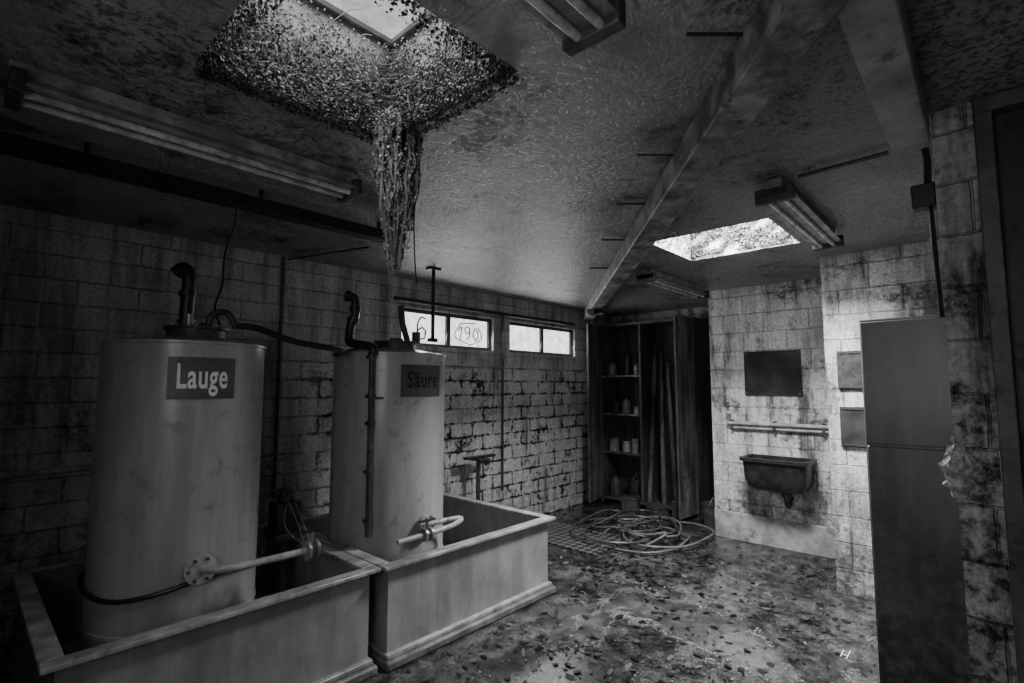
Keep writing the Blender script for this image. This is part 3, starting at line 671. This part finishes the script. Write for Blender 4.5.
e = empty('wall_rail', (5.4, 1.55, 1.16), 'grey double pipe rail fixed to painted block wall', 'pipe')
MB().cyl((5.40, .92, 1.17), (5.40, 1.98, 1.17), .02, 12).make('pipe', M['pipe'], e)
MB().cyl((5.42, .92, 1.125), (5.42, 1.93, 1.125), .016, 12).make('pipe', M['pipe'], e)
for y in (1.1, 1.52, 1.92): MB().box((5.39, y, 1.10), (5.449, y + .025, 1.20)).make('bracket', M['iron'], e)
MB().cyl((5.40, 1.96, 1.17), (5.40, 1.96, 1.25), .012).lathe([(.03, 0), (.03, .015)], (5.40, 1.96, 1.25), seg=12).make('tap', M['steel'], e)
e = empty('wall_board', (5.43, 1.54, 1.45), 'dark stained rectangular board on painted block wall', 'board')
MB().box((5.43, 1.28, 1.45), (5.449, 1.80, 1.89)).make('panel', M['board'], e, bevel=.003)
for (y, z) in ((1.30, 1.47), (1.78, 1.47), (1.30, 1.87), (1.78, 1.87)): MB().cyl((5.424, y, z), (5.432, y, z), .008, 8).make('screw', M['steel'], e)
for z0, z1, m, lab in ((1.52, 1.81, 'iron', 'dirty pale notice plate on block wall'), (1.09, 1.39, 'board', 'dark notice plate on block wall')):
    e = empty('notice_plate', (4.57, .74, z0), lab, 'plate')
    MB().box((4.562, .665, z0), (4.58, .83, z1)).make('panel', M[m], e, bevel=.003)
    for zz in (z0 + .01, z1 - .02): MB().box((4.556, .675, zz), (4.5625, .82, zz + .01)).make('edge_strip', M['iron'], e)

# locker
e = empty('metal_locker', (3.5, .22, 0), 'tall narrow dark grey metal locker beside block pier', 'locker')
MB().box((3.28, -.02, .02), (3.78, .485, 1.90)).make('body', M['locker'], e, bevel=.004)
for z0, z1 in ((.06, 1.235), (1.25, 1.885)):
    dd = MB().box((3.262, -.01, z0), (3.28, .478, z1)).make('door', M['locker'], e, bevel=.004)
    h = MB().box((3.25, .01, (z0 + z1) / 2 - .04), (3.262, .03, (z0 + z1) / 2 + .04)).make('handle', M['steel'], None, bevel=.002)
    tag(h, dd)
MB().box((3.3, .0, 0), (3.76, .44, .02)).make('plinth', M['black'], e)
b = MB(); prof = [(0, 0)] + [(.044 * math.sin(math.pi * (k + .6) / 15.2) * random.uniform(.8, 1.15), k * .016) for k in range(15)] + [(0, .235)]
b.lathe(prof, (2.41, .090, 1.14), seg=22)
for v in b.v: v += rn() * .006
b.make('broken_masonry', M['foam'], label='rough pale patch of broken masonry on pier edge', cat='rubble', smooth=False)
e = empty('switch_box', (2.46, .15, 2.2), 'dark switch box with cable on the side of the pier', 'switch box')
MB().box((2.43, .0955, 2.22), (2.51, .17, 2.31)).make('housing', M['black'], e, bevel=.006)
MB().tube([(2.46, .12, 2.30), (2.45, .115, 2.4), (2.46, .12, 2.45)], .012, 8).make('cable', M['black'], e)
MB().tube([(2.46, .115, 2.23), (2.45, .11, 2.0), (2.45, .105, 1.8)], .008, 8).make('cable', M['black'], e)

# ------------------------------------------------------------------ floor litter (clumped)
b = MB(); k = 0; clumps = [(random.uniform(1.7, 5.3), random.uniform(-.3, 3.8), random.uniform(.06, .35)) for _ in range(70)]
while k < 4600:
    if random.random() < .85:
        q = random.choice(clumps); x = random.gauss(q[0], q[2]); y = random.gauss(q[1], q[2])
    else: x = random.uniform(1.6, 5.4); y = random.uniform(-.4, 3.9)
    if y > 2.40 and x < 3.2: continue
    if x > 4.5 and y < .95: continue
    if x > 5.4 or y > 3.9 or y < -.5: continue
    if x < 2.8 and y < .15: continue
    if 3.2 < x < 3.85 and y < .54: continue
    blob(b, (x, y, random.uniform(.002, .008)), Vector((0, 0, 1)) + rn() * .25, random.choice((.004, .007, .011, .018, .034)) * random.uniform(.8, 1.3)); k += 1
b.make('leaf_litter', M['litter'], label='scattered wet fallen leaves and debris on floor', cat='leaves', kind='stuff', smooth=False)
MB().box((3.52, .67, .002), (3.64, .674, .008)).box((3.53, .70, .002), (3.62, .704, .008)).box((3.56, .674, .002), (3.565, .70, .007)).make('broken_bracket', M['white'], label='small pale broken plastic bracket on wet floor', cat='debris')

# ------------------------------------------------------------------ lamps
def area(name, loc, rot, sx, sy, power, target=None, spread=None):
    l = bpy.data.lights.new(name, 'AREA'); l.shape = 'RECTANGLE'; l.size = sx; l.size_y = sy; l.energy = power
    if spread: l.spread = math.radians(spread)
    o = bpy.data.objects.new(name, l); COL.objects.link(o); o.location = loc; o.rotation_euler = rot
    if target: o.rotation_euler = (Vector(target) - Vector(loc)).to_track_quat('-Z', 'Y').to_euler()
    return o
area('skylight_near', ((HA[0] + HA[1]) / 2, (HA[2] + HA[3]) / 2, CEIL + .40), (0, 0, 0), .6, .6, 15)
area('skylight_far', ((HB[0] + HB[1]) / 2, (HB[2] + HB[3]) / 2, CEIL + .40), (0, 0, 0), .6, .6, 260)
for a, c in W:
    area('window_light', ((a + c) / 2, YW + .03, (ZB + ZT) / 2), (math.radians(-66), 0, 0), 1.1, .28, 10)
area('camera_side_fill', (-.8, .45, 1.75), (0, 0, 0), 1.0, 1.0, 8, (4.2, 1.9, 1.2), 120)  # unseen fill light added behind the camera, not from a modelled opening
w = bpy.data.worlds.new('World'); bpy.context.scene.world = w; w.use_nodes = True
w.node_tree.nodes['Background'].inputs[0].default_value = (.5, .5, .5, 1); w.node_tree.nodes['Background'].inputs[1].default_value = .13

# ------------------------------------------------------------------ camera
cd = bpy.data.cameras.new('Camera'); cam = bpy.data.objects.new('Camera', cd); COL.objects.link(cam)
cd.lens = 18; cd.sensor_width = 36; cd.clip_start = .02
cam.location = (0, 0, H); cam.rotation_euler = (math.radians(94.9), 0, math.radians(-47.3))
bpy.context.scene.camera = cam
